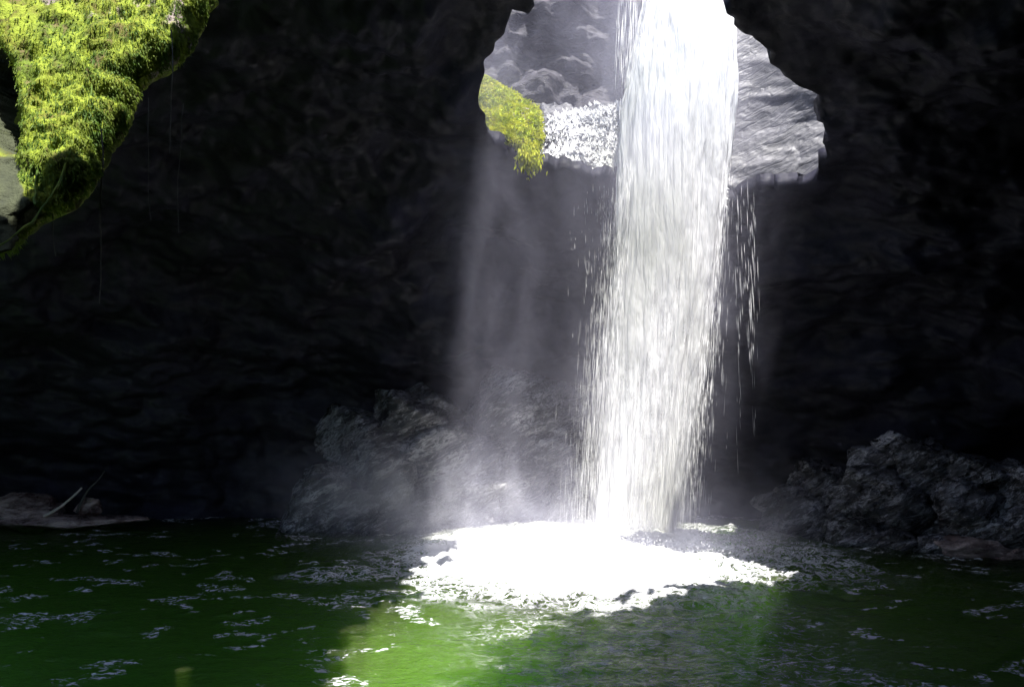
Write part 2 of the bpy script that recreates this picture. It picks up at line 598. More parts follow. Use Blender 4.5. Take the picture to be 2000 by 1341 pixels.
pts = b2 + (b - b2) * t_ + np.array([0, 0, 0.08]) * np.sin(t_ * 5)
V, Fq = tube(pts - b2, np.linspace(0.03, 0.012, 14), 8)
o = mesh_raw('driftwood_stick', V, Fq, M_root)
o.location = tuple(b2)
tag(o, 'thin dark stick standing up behind the pale leaning stick', 'driftwood')


# ------------------------------------------------------------------ rim features: slab, cascade shelf, mossy ledge
def loft(name, rows, mat, seed, amp=0.08, n=140, m=120, fr=1.2, stra=(1, 1, 1), parent=None, back=0.7, thick_dir=(0.0, 1.0, 0.25)):
    """a thick rock whose face runs through the given rows of 3D points; the back is the same face moved into the rock"""
    rows = [np.asarray(r, float) for r in rows]
    A = []
    for r in rows:
        s = np.linspace(0, len(r) - 1, n)
        i = np.clip(s.astype(int), 0, len(r) - 2)
        f = (s - i)[:, None]
        A.append(r[i] * (1 - f) + r[i + 1] * f)
    A = np.array(A)
    s = np.linspace(0, len(A) - 1, m)
    i = np.clip(s.astype(int), 0, len(A) - 2)
    f = (s - i)[:, None, None]
    G = A[i] * (1 - f) + A[i + 1] * f            # m x n x 3
    gu = np.gradient(G, axis=0); gv = np.gradient(G, axis=1)
    N = np.cross(gu, gv)
    N /= np.linalg.norm(N, axis=-1, keepdims=True) + 1e-9
    if N[..., 1].mean() > 0: N = -N
    q = G * np.array(stra)
    d = amp * (1.2 * ridge(q * fr, 5, seed) + 0.8 * fbm(q * fr * 0.7, 4, seed + 9))
    edge = np.minimum.reduce([np.linspace(0, 1, m)[:, None] * np.ones(n), np.linspace(1, 0, m)[:, None] * np.ones(n),
                              np.ones(m)[:, None] * np.linspace(0, 1, n), np.ones(m)[:, None] * np.linspace(1, 0, n)])
    round_ = sstep(0, 0.09, edge)
    Gf = G + N * (d - (1 - round_) * amp * 1.5)[..., None]
    Gf += (0.5 * amp) * np.stack([fbm(G * 5, 3, 31), 0 * d, fbm(G * 5, 3, 77)], -1)
    Gb = G + np.array(thick_dir) * back
    Vf = Gf.reshape(-1, 3); Vb = Gb.reshape(-1, 3)
    k = m * n
    F1 = grid_faces(m, n)
    F2 = F1[:, ::-1] + k
    loop = np.concatenate([np.arange(0, n), np.arange(1, m) * n + n - 1, (m - 1) * n + np.arange(n - 2, -1, -1), np.arange(m - 2, 0, -1) * n])
    l2 = np.roll(loop, -1)
    F3 = np.stack([loop, l2, l2 + k, loop + k], -1)
    c = Vf.mean(0)
    o = mesh_raw(name, np.concatenate([Vf, Vb]) - (c if parent is None else 0), np.concatenate([F1, F2, F3]), mat, parent)
    if parent is None: o.location = tuple(c)
    return o, Gf, N


slab, _, _ = loft('rock_slab', [
    [P(1400, -60, 18.6), P(1500, -40, 18.4), P(1640, 0, 18.0), P(1760, 40, 17.6)],
    [P(1390, 130, 17.9), P(1470, 120, 17.8), P(1600, 130, 17.2), P(1700, 160, 16.8)],
    [P(1390, 290, 17.6), P(1450, 270, 17.6), P(1560, 240, 17.4), P(1650, 230, 17.1)],
    [P(1400, 392, 17.2), P(1460, 388, 17.2), P(1560, 372, 17.0), P(1640, 325, 16.8)]],
    M_slab, 3.3, 0.055, fr=0.8, stra=(1.0, 1.0, 2.2))
tag(slab, 'pale grey striated rock slab right of the falls in the skylight', 'rock')

shelf, SG, SN = loft('rock_shelf', [
    [P(1040, 195, 18.4), P(1130, 205, 18.4), P(1220, 200, 18.4), P(1420, 200, 18.3)],
    [P(1040, 250, 17.8), P(1130, 245, 17.8), P(1220, 240, 17.8), P(1420, 240, 17.8)],
    [P(1035, 300, 17.2), P(1130, 312, 17.1), P(1220, 320, 17.1), P(1420, 330, 17.1)],
    [P(1045, 335, 16.8), P(1130, 352, 16.8), P(1220, 360, 16.7), P(1420, 395, 16.7)]],
    M_slab, 7.3, 0.13, fr=1.5)
tag(shelf, 'wet rock shelf under the foaming cascade on the skylight rim', 'rock')


def tufts(name, base, nrm, n, size, mat, parent, droop=0.6, seed=1, long=2.2):
    """leaf-sized moss blades scattered over given surface points"""
    r = np.random.default_rng(seed)
    i = r.integers(0, len(base), n)
    c = base[i] + r.normal(0, size * 0.7, (n, 3))
    nr = nrm[i] + r.normal(0, 0.45, (n, 3))
    nr[:, 2] -= droop * r.random(n)
    nr /= np.linalg.norm(nr, axis=1)[:, None]
    sd_ = np.cross(nr, r.normal(size=(n, 3)))
    sd_ /= np.linalg.norm(sd_, axis=1)[:, None] + 1e-9
    s = size * (0.5 + r.random(n))[:, None]
    tip = c + nr * s * long
    tip[:, 2] -= (s[:, 0]) * droop * 0.8
    mid = c + nr * s * long * 0.5
    V = np.stack([c, mid + sd_ * s * 0.45, tip, mid - sd_ * s * 0.45], 1).reshape(-1, 3)
    Fq = np.arange(4 * n).reshape(n, 4)
    o = mesh_raw(name, V, Fq, mat, parent, smooth=False)
    return o


ledge = empty('mossy_ledge', tuple(P(1000, 240, 16.3)))
tag(ledge, 'bright yellow green mossy ledge on the left rim of the skylight', 'mossy rock')
lo = np.array(ledge.location)
lo_o, LG, LN = loft('ledge_rock', [
    [P(930, 138, 17.0) - lo, P(955, 150, 17.0) - lo, P(1000, 178, 17.1) - lo, P(1055, 208, 17.1) - lo],
    [P(930, 190, 16.5) - lo, P(955, 195, 16.5) - lo, P(1000, 215, 16.5) - lo, P(1062, 235, 16.6) - lo],
    [P(935, 235, 16.2) - lo, P(960, 240, 16.1) - lo, P(1005, 255, 16.1) - lo, P(1062, 268, 16.2) - lo],
    [P(945, 258, 16.0) - lo, P(970, 272, 15.9) - lo, P(1015, 290, 15.9) - lo, P(1052, 300, 16.0) - lo]],
    M_moss, 4.1, 0.07, n=90, m=90, fr=2.5, parent=ledge)
t0 = tufts('moss', LG.reshape(-1, 3), LN.reshape(-1, 3), 11000, 0.024, M_fern, ledge, seed=3)
tag(t0, kind='stuff')
pts = (P(1032, 300, 15.9) - lo)[None] + np.random.default_rng(5).normal(0, 1, (500, 3)) * np.array([0.1, 0.08, 0.12]) + np.array([0, 0, -0.05])
t0 = tufts('hanging_fern', pts, np.tile([0, -0.5, -0.4], (500, 1)).astype(float), 1100, 0.03, M_fern, ledge, seed=4, droop=1.2)


# ------------------------------------------------------------------ mossy buttress (upper left)
def build_buttress():
    root = empty('mossy_buttress', tuple(P(150, 200, 6.0)))
    tag(root, 'sunlit yellow green moss curtain over rock hanging in the upper left', 'mossy rock')
    lo = np.array(root.location)
    m, n = 330, 300
    py = np.linspace(505, -420, m)
    tab_y = [-420, -100, 0, 50, 95, 135, 165, 200, 240, 275, 300, 340, 385, 410, 430, 450, 475, 492, 505]
    tab_r = [520, 440, 405, 372, 352, 305, 252, 238, 232, 205, 178, 162, 128, 104, 66, 42, 28, 12, -20]
    R = np.interp(py, tab_y, tab_r)
    L = np.full(m, -330.0)
    tt = np.interp(py, [-420, 505], [1, 0])
    yc = 5.3 + 3.2 * tt ** 0.9                       # leans back towards the roof
    th = np.linspace(0, 2 * math.pi, n, endpoint=False)
    PY, TH = np.meshgrid(py, th, indexing='ij')
    YC = yc[:, None] * np.ones(n)
    cx = ((R + L) / 2)[:, None]; hw = ((R - L) / 2)[:, None]
    co, si = np.cos(TH), np.sin(TH)
    X = cx + hw * np.sign(co) * np.abs(co) ** 0.6
    dep = 0.24 * np.minimum(1, (1 - tt + 0.02)[:, None] * 0 + 1) * sstep(505, 440, PY) + 0.03
    Y = YC + dep * np.where(si > 0, 1.2, 1.0) * np.sign(si) * np.abs(si) ** 0.8
    G = np.stack([(X - 1000) / F * YC, Y, CH + (HZ - PY) / F * YC], -1)
    # dark hollow and smooth lower slab on the left
    hol = np.exp(-(((X - 10) / 52) ** 2 + ((PY - 200 - 0.9 * (X - 10)) / 100) ** 2) ** 1.5) * (si < 0)
    G[..., 1] += 0.85 * hol
    q = G * np.array([1.6, 1.6, 0.8])
    sm = 1 - 0.85 * (sstep(95, 60, X) * sstep(320, 360, PY)) 
    d = (0.12 * ridge(q * np.array([1.7, 1.7, 0.8]), 4, 2.2) + 0.07 * fbm(q * np.array([4.5, 4.5, 2.0]), 4, 6) + 0.02 * ridge(q * 9, 3)) * sm
    N = np.stack([co * 0.5, np.where(si < 0, -1, 1) * np.abs(si), 0.25 + 0 * si], -1)
    N /= np.linalg.norm(N, axis=-1, keepdims=True)
    V = G + N * d[..., None]
    # small raggedness of the outline
    V[..., 0] += 0.035 * fbm(G * 7, 3, 3) + 0.02 * fbm(G * 20, 2, 3)
    bare = np.clip(hol * 1.6, 0, 1) + (sstep(100, 62, X - 0.25 * (PY - 400)) * sstep(315, 350, PY)) * (si < 0)
    bare = np.clip(bare, 0, 1)
    grey = NT('buttress_surface')
    p = grey.pos()
    b = grey.attr('bare')
    n1 = grey.noise(p, 1.6, 5, 0.6)
    n2 = grey.noise(grey.scale(p, (1, 1, 0.4)), 8, 6, 0.65)
    n3 = grey.noise(p, 55, 3, 0.6)
    c = grey.mix(grey.mapr(n1, 0.4, 0.62), (0.105, 0.11, 0.008), (0.06, 0.10, 0.006))
    c = grey.mix(grey.mapr(n2, 0.40, 0.60), c, (0.20, 0.25, 0.018))
    c = grey.mix(grey.mapr(n2, 0.46, 0.33), c, (0.11, 0.085, 0.03))
    patch = grey.mapr(grey.noise(grey.scale(p, (1, 1, 0.5)), 2.6, 4, 0.6), 0.60, 0.66)
    c = grey.mix(patch, c, (0.22, 0.18, 0.16))
    rk = grey.mix(n2, (0.012, 0.014, 0.011), (0.07, 0.08, 0.035))
    c = grey.mix(grey.mapr(grey.math('ADD', b, grey.math('MULTIPLY', grey.math('SUBTRACT', n2, 0.5), 0.8)), 0.35, 0.65), c, rk)
    h = grey.math('ADD', n2, grey.math('MULTIPLY', n3, 0.25))
    mt = grey.surf(grey.bsdf(c, 0.85, grey.bump(h, 1.0, 0.045), 0.25))
    mesh_raw('buttress_rock', V - lo, grid_faces(m, n), mt, root, attrs={'bare': bare.reshape(-1)})
    ff = grid_faces(m, n)
    # moss tufts on the sunlit face
    sel = (si < 0.1) & (bare < 0.3) & (PY > -120)
    # density falls off where the rock shows brown
    base = V[sel] - lo; nr = N[sel].copy()
    t0 = tufts('moss', base, nr, 60000, 0.0085, M_tuft, root, seed=8, droop=1.8, long=2.8)
    tag(t0, kind='stuff')
    # thicker mossy cords running down the face
    for k, (pl) in enumerate([[(75, -20), (76, 120), (74, 250), (72, 330), (70, 400)],
                              [(190, -20), (186, 80), (178, 170), (168, 230), (140, 290), (120, 345), (95, 390), (62, 432), (20, 465), (-20, 490)],
                              [(100, 150), (104, 210), (112, 265)]]):
        pl = np.array(pl, float)
        s = np.linspace(0, len(pl) - 1, 60)
        i = np.clip(s.astype(int), 0, len(pl) - 2); f = (s - i)[:, None]
        q = pl[i] * (1 - f) + pl[i + 1] * f
        pt = []
        for x, y in q:
            t1 = np.interp(y, [-420, 505], [1, 0])
            dd = 5.3 + 3.2 * t1 ** 0.9 - 0.33
            # keep the cord on the face of the leaning rock
            dd2 = dd
            pt.append(P(x, y, dd2))
        pt = np.array(pt)
        pt += 0.02 * np.stack([fbm(pt * 6, 2, k), fbm(pt * 6, 2, k + 9), fbm(pt * 6, 2, k + 19)], -1)
        Vt, Ft = tube(pt - lo, 0.006 + 0.004 * pn(pt * 9), 7)
        mesh_raw('mossy_root', Vt, Ft, M_tuft, root)
    return root


build_buttress()

# thin aerial roots hanging in front of the dark wall
for k, (x, y0, y1, d, r, lab) in enumerate([
        (193, 250, 592, 7.2, 0.006, 'longest thin root hanging below the mossy buttress'),
        (336, 60, 300, 7.9, 0.006, 'thin root hanging from the right edge of the moss'),
        (349, 200, 455, 8.1, 0.004, 'faint lower root right of the moss curtain'),
        (290, 190, 432, 7.6, 0.0035, 'faint thin root between the two longer roots'),
        (103, 400, 500, 6.9, 0.005, 'short root under the lower tip of the moss')]):
    yy = np.linspace(y0, y1, 50)
    pts = np.array([P(x, y, d * 0.83) for y in yy])
    pts += 0.07 * np.stack([fbm(pts * 1.3, 3, k * 7), fbm(pts * 1.3, 2, k * 5 + 3), 0 * pts[:, 0]], -1)
    root_p = pts[0]
    Vt, Ft = tube(pts - root_p, 0.9 * r * (1 - 0.5 * np.linspace(0, 1, 50)) * (1 + 0.5 * pn(pts * 30)), 6)
    o = mesh_raw('hanging_root', Vt, Ft, M_root)
    o.location = tuple(root_p)
    tag(o, lab, 'root', 'thin roots hanging from the cave roof')

# ------------------------------------------------------------------ pool
IMP = P(1235, 1060, 16.3)           # where the falls strike


def nonuni(a, b, fa, fb, nf, nc):
    return np.unique(np.concatenate([np.linspace(a, fa, nc), np.linspace(fa, fb, nf), np.linspace(fb, b, nc)]))


def water_h(x, y):
    p = np.stack([x, y * 1.0, 0 * x], -1)
    r = np.hypot((x - 1.9) , (y - 15.0))
    ang = np.arctan2(y - 15.0, x - 1.9)
    warp = r + 0.5 * fbm(p * 0.8, 3, 5)
    att = np.exp(-np.maximum(r - 2.5, 0) / 5.0)
    h = 0.035 * np.sin(warp * 4.2) * att + 0.05 * ridge(p * np.array([1.0, 1.7, 1]), 4, 1) * (0.35 + att) + 0.035 * fbm(p * np.array([2.2, 4.0, 1]), 4, 3) \
        + 0.012 * ridge(p * np.array([6, 11, 1]), 3, 9)
    foam = foam_mask(x, y)
    h += foam * (0.14 * ridge(p * 2.2, 5, 14) + 0.05 * ridge(p * 7, 3, 2))
    h += 0.16 * np.exp(-((x - IMP[0] + 0.3) / 1.7) ** 2 - ((y - 15.6) / 1.3) ** 2)
    return h


def foam_mask(x, y):
    p = np.stack([x, y, 0 * x], -1)
    w = 0.28 * fbm(p * 0.8, 4, 2.2)
    # radius changes with direction: wide to the right, a lobe to the left front
    dx, dy = (x - 1.35), (y - 14.6)
    rx = np.where(dx > 0, 4.7, 3.7)
    ry = np.where(dy > 0, 5.0, 3.9)
    r = np.sqrt((dx / rx) ** 2 + (dy / ry) ** 2) + w
    f = sstep(1.2, 0.45, r)
    r2 = np.sqrt(((x + 2.3) / 1.0) ** 2 + ((y - 13.2) / 0.6) ** 2) + 1.4 * w
    f = np.maximum(f, 0.42 * sstep(1.5, 0.5, r2))
    return f


def build_water():
    xs = nonuni(-17, 17, -10.5, 10.5, 760, 24)
    ys = np.unique(np.concatenate([np.linspace(-3, 7.5, 16), np.linspace(7.5, 12, 210), np.linspace(12, 20.5, 250), [22.0]]))
    X, Y = np.meshgrid(xs, ys, indexing='ij')
    H = water_h(X, Y)
    fm = foam_mask(X, Y)
    p = np.stack([X, Y, 0 * X], -1)
    # right part of the foam disc thins out
    thin = sstep(2.3, 4.6, X)
    core = np.clip(fm * (0.95 - 0.50 * sstep(1.2, 4.6, X + 0.8 * fbm(p, 3, 2))), 0, 1)
    # aerated, bubbly water drifting out towards the viewer
    bub = sstep(-0.9, 0.5, X + 0.5 * fbm(p * 0.7, 3, 8)) * sstep(4.6, 2.2, X) * sstep(6.5, 8.5, Y) * sstep(13.5, 11.5, Y)
    V = np.stack([X, Y, H], -1).reshape(-1, 3)
    nu, nv = len(xs), len(ys)
    k = nu * nv
    F1 = grid_faces(nu, nv)
    Vb = V.copy(); Vb[:, 2] = -3.2
    loop = np.concatenate([np.arange(0, nu) * nv, (nu - 1) * nv + np.arange(1, nv), np.arange(nu - 2, -1, -1) * nv + nv - 1, np.arange(nv - 2, 0, -1)])
    l2 = np.roll(loop, -1)
    m = len(loop)
    # bottom: one big quad on the corner vertices
    Vs = np.concatenate([V, Vb[loop]])
    F3 = np.stack([l2, loop, k + np.arange(m), k + (np.arange(m) + 1) % m], -1)
    c = [k, k + (nu - 1), k + (nu - 1) + (nv - 1), k + 2 * (nu - 1) + (nv - 1)]
    Fb = np.array([[c[0], c[3], c[2], c[1]]])
    t = NT('pool_water')
    pp = t.pos()
    fo = t.attr('foam'); bu = t.attr('bubbles')
    stretched = t.scale(pp, (1.0, 1.9, 1.0))
    na = t.noise(stretched, 3.0, 8, 0.68, 1.2)
    nb = t.noise(stretched, 10.0, 6, 0.65, 0.8)
    vor = t.voro(t.vmath('ADD', stretched, t.scale(t.n('ShaderNodeTexNoise').outputs['Color'], (0.6, 0.6, 0.6))), 5.0)
    patt = t.math('ADD', t.math('MULTIPLY', na, 0.55), t.math('MULTIPLY', nb, 0.45))
    patt = t.math('MULTIPLY_ADD', t.math('SUBTRACT', patt, 0.5), 1.5, 0.5)
    thr = t.math('SUBTRACT', 0.93, t.math('MULTIPLY', fo, 0.78))
    f1 = t.mapr(patt, t.math('SUBTRACT', thr, 0.04), t.math('ADD', thr, 0.05))
    lace = t.mapr(t.noise(stretched, 5.0, 10, 0.8, 2.0), 0.50, 0.60)
    f2 = t.math('MULTIPLY', t.math('MULTIPLY', bu, lace), 0.7)
    rdg = t.math('ABSOLUTE', t.math('SUBTRACT', t.noise(t.scale(pp, (1, 1.5, 1)), 2.6, 7, 0.7, 1.6), 0.5))
    web = t.math('MULTIPLY', t.mapr(rdg, 0.05, 0.012), t.mapr(fo, 0.06, 0.35))
    f2 = t.math('MAXIMUM', f2, t.math('MULTIPLY', web, 0.75))
    # bright glints on ripple crests, put into the colour as small white flecks
    crest = t.attr('crest')
    glints = t.math('MULTIPLY', t.mapr(crest, 0.42, 0.85), t.mapr(nb, 0.5, 0.6))
    fac = t.math('MAXIMUM', t.math('MAXIMUM', f1, f2), t.math('MULTIPLY', glints, 0.95), clamp=True)
    hb = t.math('ADD', t.math('MULTIPLY', t.noise(stretched, 5, 6, 0.6, 0.5), 0.7), t.math('MULTIPLY', t.noise(stretched, 24, 4, 0.6), 0.16))
    nbw = t.bump(hb, 1.0, 0.085)
    gl = t.n('ShaderNodeBsdfGlossy'); gl.inputs['Roughness'].default_value = 0.10
    t.link(nbw, gl.inputs['Normal'])
    fr = t.n('ShaderNodeFresnel'); fr.inputs['IOR'].default_value = 1.33
    t.link(nbw, fr.inputs['Normal'])
    tp = t.n('ShaderNodeBsdfTransparent')
    silt = t.bsdf((0.12, 0.145, 0.055), 1.0, None, 0.0)
    wat = t.shmix(fr.outputs[0], t.shmix(0.07, tp.outputs[0], silt), gl.outputs[0])
    vs = t.n('ShaderNodeVolumeScatter'); vs.inputs['Color'].default_value = (0.12, 0.19, 0.03, 1); vs.inputs['Density'].default_value = 1.0
    va = t.n('ShaderNodeVolumeAbsorption'); va.inputs['Color'].default_value = (0.35, 0.75, 0.15, 1); va.inputs['Density'].default_value = 0.7
    ad = t.n('ShaderNodeAddShader')
    t.t.links.new(vs.outputs[0], ad.inputs[0]); t.t.links.new(va.outputs[0], ad.inputs[1])
    t.t.links.new(ad.outputs[0], t.out.inputs['Volume'])
    foamsh = t.bsdf((0.86, 0.87, 0.88), 0.6, t.bump(t.math('ADD', na, t.math('MULTIPLY', nb, 0.5)), 1.0, 0.12), 0.4)
    mt = t.surf(t.shmix(fac, wat, foamsh))
    crest_v = np.clip((ridge(p * np.array([1.0, 1.7, 1]), 4, 1) - 0.42) * 3.2, 0, 1) * sstep(0.0, 0.35, fbm(p * 0.9, 3, 77) + 0.15)
    z0 = np.zeros(m)
    o = mesh_raw('pool_water', Vs, np.concatenate([F1, F3, Fb]), mt,
                 attrs={'foam': np.concatenate([core.reshape(-1), z0]), 'bubbles': np.concatenate([bub.reshape(-1), z0]),
                        'crest': np.concatenate([crest_v.reshape(-1), z0])})
    tag(o, 'dark green pool water with white foam under the falls', kind='structure')


build_water()
# rock floor of the pool
xs = np.linspace(-17, 17, 60); ys = np.linspace(-4, 23, 60)
X, Y = np.meshgrid(xs, ys, indexing='ij')
V = np.stack([X, Y, -3.5 + 0.3 * fbm(np.stack([X, Y, 0 * X], -1) * 0.5, 3)], -1)
tag(mesh_raw('pool_bed', V, grid_faces(60, 60), M_cave), kind='structure')


# ------------------------------------------------------------------ waterfall
def water_mat(name, cover, streak, alpha_lo, alpha_hi, edge=True):
    t = NT(name)
    uv = t.n('ShaderNodeUVMap', uv_map='flow').outputs[0]
    s1 = t.noise(t.scale(uv, (1.0, 0.07, 1)), streak, 4, 0.5, 0.15)
    s2 = t.noise(t.scale(uv, (1.0, 0.10, 1)), streak * 3.2, 4, 0.6, 0.2)
    s3 = t.noise(uv, 2.2, 4, 0.6)
    s = t.math('ADD', t.math('MULTIPLY', s1, 0.5), t.math('ADD', t.math('MULTIPLY', s2, 0.33), t.math('MULTIPLY', s3, 0.17)))
    cov = t.attr('cover')
    thr = t.math('SUBTRACT', 0.5 + (0.5 - cover) * 0.5, t.math('MULTIPLY', t.math('SUBTRACT', cov, 0.5), 0.42))
    a = t.mapr(s, t.math('SUBTRACT', thr, 0.05), t.math('ADD', thr, 0.06), alpha_lo, alpha_hi)
    k1 = t.noise(t.scale(t.pos(), (1, 1, 0.20)), 2.6, 4, 0.55, 0.2)
    k2 = t.noise(t.scale(t.pos(), (1, 1, 0.07)), 14, 3, 0.5, 0.1)
    nb = t.bump(t.math('ADD', t.math('MULTIPLY', s1, 0.3), t.math('ADD', k1, t.math('MULTIPLY', k2, 0.4))), 1.0, 0.20)
    d = t.bsdf((0.95, 0.95, 0.96), 0.5, nb, 0.5)
    tr = t.n('ShaderNodeBsdfTranslucent')
    tr.inputs[0].default_value = (0.95, 0.95, 0.96, 1)
    tp = t.n('ShaderNodeBsdfTransparent')
    body = t.shmix(0.30, d, tr.outputs[0])
    return t.surf(t.shmix(a, tp.outputs[0], body))


FT_py = [-900, -300, 0, 100, 200, 300, 400, 500, 600, 700, 800, 900, 1000, 1090]
FT_l = [1325, 1290, 1264, 1244, 1222, 1214, 1211, 1207, 1198, 1189, 1180, 1172, 1164, 1158]
FT_r = [1418, 1424, 1430, 1430, 1426, 1418, 1410, 1398, 1384, 1370, 1354, 1338, 1322, 1310]
FD = 16.3


def fall_y(py):
    return FD + 1.2 * sstep(200, -900, py)


def curtain(name, mat, parent, sc=1.0, thick=0.33, shift=0.0, n=220, m=420, seed=1, cov=None, L=None, R=None, py0=-640, py1=1066, dy=0.0, wob=0.05):
    py = np.linspace(py0, py1, m)
    l = np.interp(py, FT_py, FT_l if L is None else L)
    r = np.interp(py, FT_py, FT_r if R is None else R)
    yc = fall_y(py) + dy
    th = np.linspace(0, 2 * math.pi, n, endpoint=False) + math.pi / 2
    PYg, TH = np.meshgrid(py, th, indexing='ij')
    c = ((l + r) / 2 + shift)[:, None]; hw = ((r - l) / 2 * sc)[:, None]
    co, si = np.cos(TH), np.sin(TH)
    Zw = CH + (HZ - PYg) / F * yc[:, None]
    ang = TH * 2.2
    fl = np.stack([co * 2.6, si * 1.2, Zw * 0.28 + seed], -1)
    d = 1 + 0.14 * fbm(fl * 1.5, 3, seed) + wob * ridge(fl * np.array([7, 7, 1.4]), 3, seed + 3)
    X = (c - 1000) / F * yc[:, None] + (hw / F * yc[:, None]) * co * d
    Yw = yc[:, None] + thick * si * d
    V = np.stack([X, Yw, Zw], -1).reshape(-1, 3)
    uv = np.stack([(TH - math.pi / 2) / (2 * math.pi) * 4.6 + seed, Zw], -1).reshape(-1, 2)
    cv = np.ones_like(TH)
    edge = np.abs(co)
    cv = 1 - 0.55 * sstep(0.72, 1.0, edge)
    cv = cv * np.interp(PYg, [-700, 0, 350, 700, 1000, 1090], [1.15, 1.2, 1.25, 0.90, 0.60, 0.55])
    if cov is not None: cv = cov(co, PYg, cv)
    return mesh_raw(name, V, grid_faces(m, n), mat, parent, uv=uv, attrs={'cover': cv.reshape(-1)})


def spindles(name, C, Ln, Wd, mat, parent, lean=None, seed=2):
    n = len(C)
    r = np.random.default_rng(seed)
    ax = np.tile([0.0, 0.0, 1.0], (n, 1))
    if lean is not None: ax = ax + lean
    ax /= np.linalg.norm(ax, axis=1)[:, None]
    th = r.random(n) * 6.28
    a = np.stack([np.cos(th), np.sin(th), 0 * th], -1)
    b = np.stack([-np.sin(th), np.cos(th), 0 * th], -1)
    top = C + ax * Ln[:, None] / 2; bot = C - ax * Ln[:, None] / 2
    low = C - ax * Ln[:, None] * 0.22
    w = Wd[:, None]
    V = np.stack([top, low + a * w, low + (-0.5 * a + 0.87 * b) * w, low + (-0.5 * a - 0.87 * b) * w, bot], 1).reshape(-1, 3)
    f = np.array([[0, 1, 2], [0, 2, 3], [0, 3, 1], [4, 2, 1], [4, 3, 2], [4, 1, 3]])
    Fq = (f[None] + 5 * np.arange(n)[:, None, None]).reshape(-1, 3)
    return mesh_raw(name, V, Fq, mat, parent, smooth=True)


fall = empty('waterfall')
tag(fall, 'tall white waterfall dropping through the skylight into the pool', 'waterfall')
M_w1 = water_mat('falling_water_core', 0.9, 2.6, 0.85, 1.0)
M_w2 = water_mat('falling_water_veil', 0.55, 3.4, 0.05, 0.9)
M_w3 = water_mat('falling_water_thin', 0.22, 5.0, 0.0, 0.6)
curtain('water_core', M_w1, fall, 0.86, 0.26, seed=1)
curtain('water_veil', M_w2, fall, 1.03, 0.40, seed=4)
curtain('water_veil', M_w3, fall, 1.10, 0.46, seed=9, wob=0.08)
t = NT('water_drops')
tr = t.n('ShaderNodeBsdfTranslucent'); tr.inputs[0].default_value = (0.9, 0.9, 0.92, 1)
M_drop = t.surf(t.shmix(0.4, t.bsdf((0.9, 0.9, 0.92), 0.3, None, 0.5), tr.outputs[0]))


def side_drops(n, seed):
    r = np.random.default_rng(seed)
    py = r.uniform(330, 1060, n)
    l = np.interp(py, FT_py, FT_l); rr = np.interp(py, FT_py, FT_r)
    side = r.random(n) < 0.62
    spread = np.interp(py, [330, 600, 1060], [8, 22, 32])
    off = np.abs(r.normal(0, 1, n)) * spread
    off2 = np.abs(r.normal(0, 1, n)) * np.interp(py, [330, 600, 1060], [6, 17, 24])
    px = np.where(side, l + 14 - off, rr - 14 + off2)
    yy = FD + r.normal(0, 0.3, n)
    C = np.stack([(px - 1000) / F * FD, yy, CH + (HZ - py) / F * FD], -1)
    Ln = r.uniform(0.05, 0.6, n) * np.interp(py, [330, 1060], [0.7, 1.1])
    Wd = r.uniform(0.0009, 0.0026, n)
    return C, Ln, Wd


C, Ln, Wd = side_drops(9000, 5)
lean = np.stack([np.full(len(C), 0.05), 0 * Ln, 0 * Ln], -1)
tag(spindles('water_drops', C, Ln, Wd, M_drop, fall, lean), kind='stuff')
# threads inside the body of the fall and the ragged strands at its top left
r_ = np.random.default_rng(9)
n = 6000
py = r_.uniform(-560, 1060, n)
l = np.interp(py, FT_py, FT_l); rr = np.interp(py, FT_py, FT_r)
u = r_.random(n)
px = l + (rr - l) * u
yy = np.interp(py, [-900, 200], [1.2, 0]) + FD - 0.38 * np.sqrt(np.clip(1 - (2 * u - 1) ** 2, 0, 1)) - r_.random(n) * 0.08
C = np.stack([(px - 1000) / F * FD, yy, CH + (HZ - py) / F * FD], -1)
tag(spindles('water_threads', C, r_.uniform(0.5, 2.4, n), r_.uniform(0.001, 0.0035, n), M_drop, fall, np.tile([0.06, 0, 0], (n, 1))), kind='stuff')

# strands at the top left of the falls, landing on the shelf
side = empty('side_cascade', (1.8, 17.2, 8.0))
tag(side, 'thin ragged streams and foaming cascade left of the main falls in the skylight', 'cascade')
so_ = np.array(side.location)
L2 = [1150] * 14; R2 = [1300] * 14
r_ = np.random.default_rng(19)
n = 1500
px = 1200 + 90 * r_.beta(2.2, 1.5, n); py = r_.uniform(-500, 235, n)
D = 16.6
C = np.stack([(px - 1000) / F * D, D + r_.normal(0, 0.25, n), CH + (HZ - py) / F * D], -1) - so_
tag(spindles('falling_threads', C, r_.uniform(0.15, 0.9, n), r_.uniform(0.002, 0.007, n), M_drop, side, np.tile([0.05, 0, 0], (n, 1))), kind='stuff')
# foam on the shelf: clumps of white water following the rock
sel = SG.reshape(-1, 3)
Nn = SN.reshape(-1, 3)
i = r_.integers(0, len(sel), 20000)
sx = 1000 + F * sel[i, 0] / sel[i, 1]
sy = HZ - F * (sel[i, 2] - CH) / sel[i, 1]
w = sstep(1050, 1120, sx + 25 * fbm(sel[i] * 2, 2)) * sstep(205, 250, sy + 30 * fbm(sel[i] * 2, 2, 5) + 0.25 * (sx - 1150))
i = i[r_.random(len(i)) < w]
n = len(i)
C = sel[i] + Nn[i] * r_.uniform(0.0, 0.10, n)[:, None] - so_
o = spindles('foam_streaks', C, r_.uniform(0.04, 0.24, n), r_.uniform(0.008, 0.034, n), M_drop, side, r_.normal(0, 0.5, (n, 3)) + np.array([0, 0.7, 0]))
tag(o, kind='stuff')
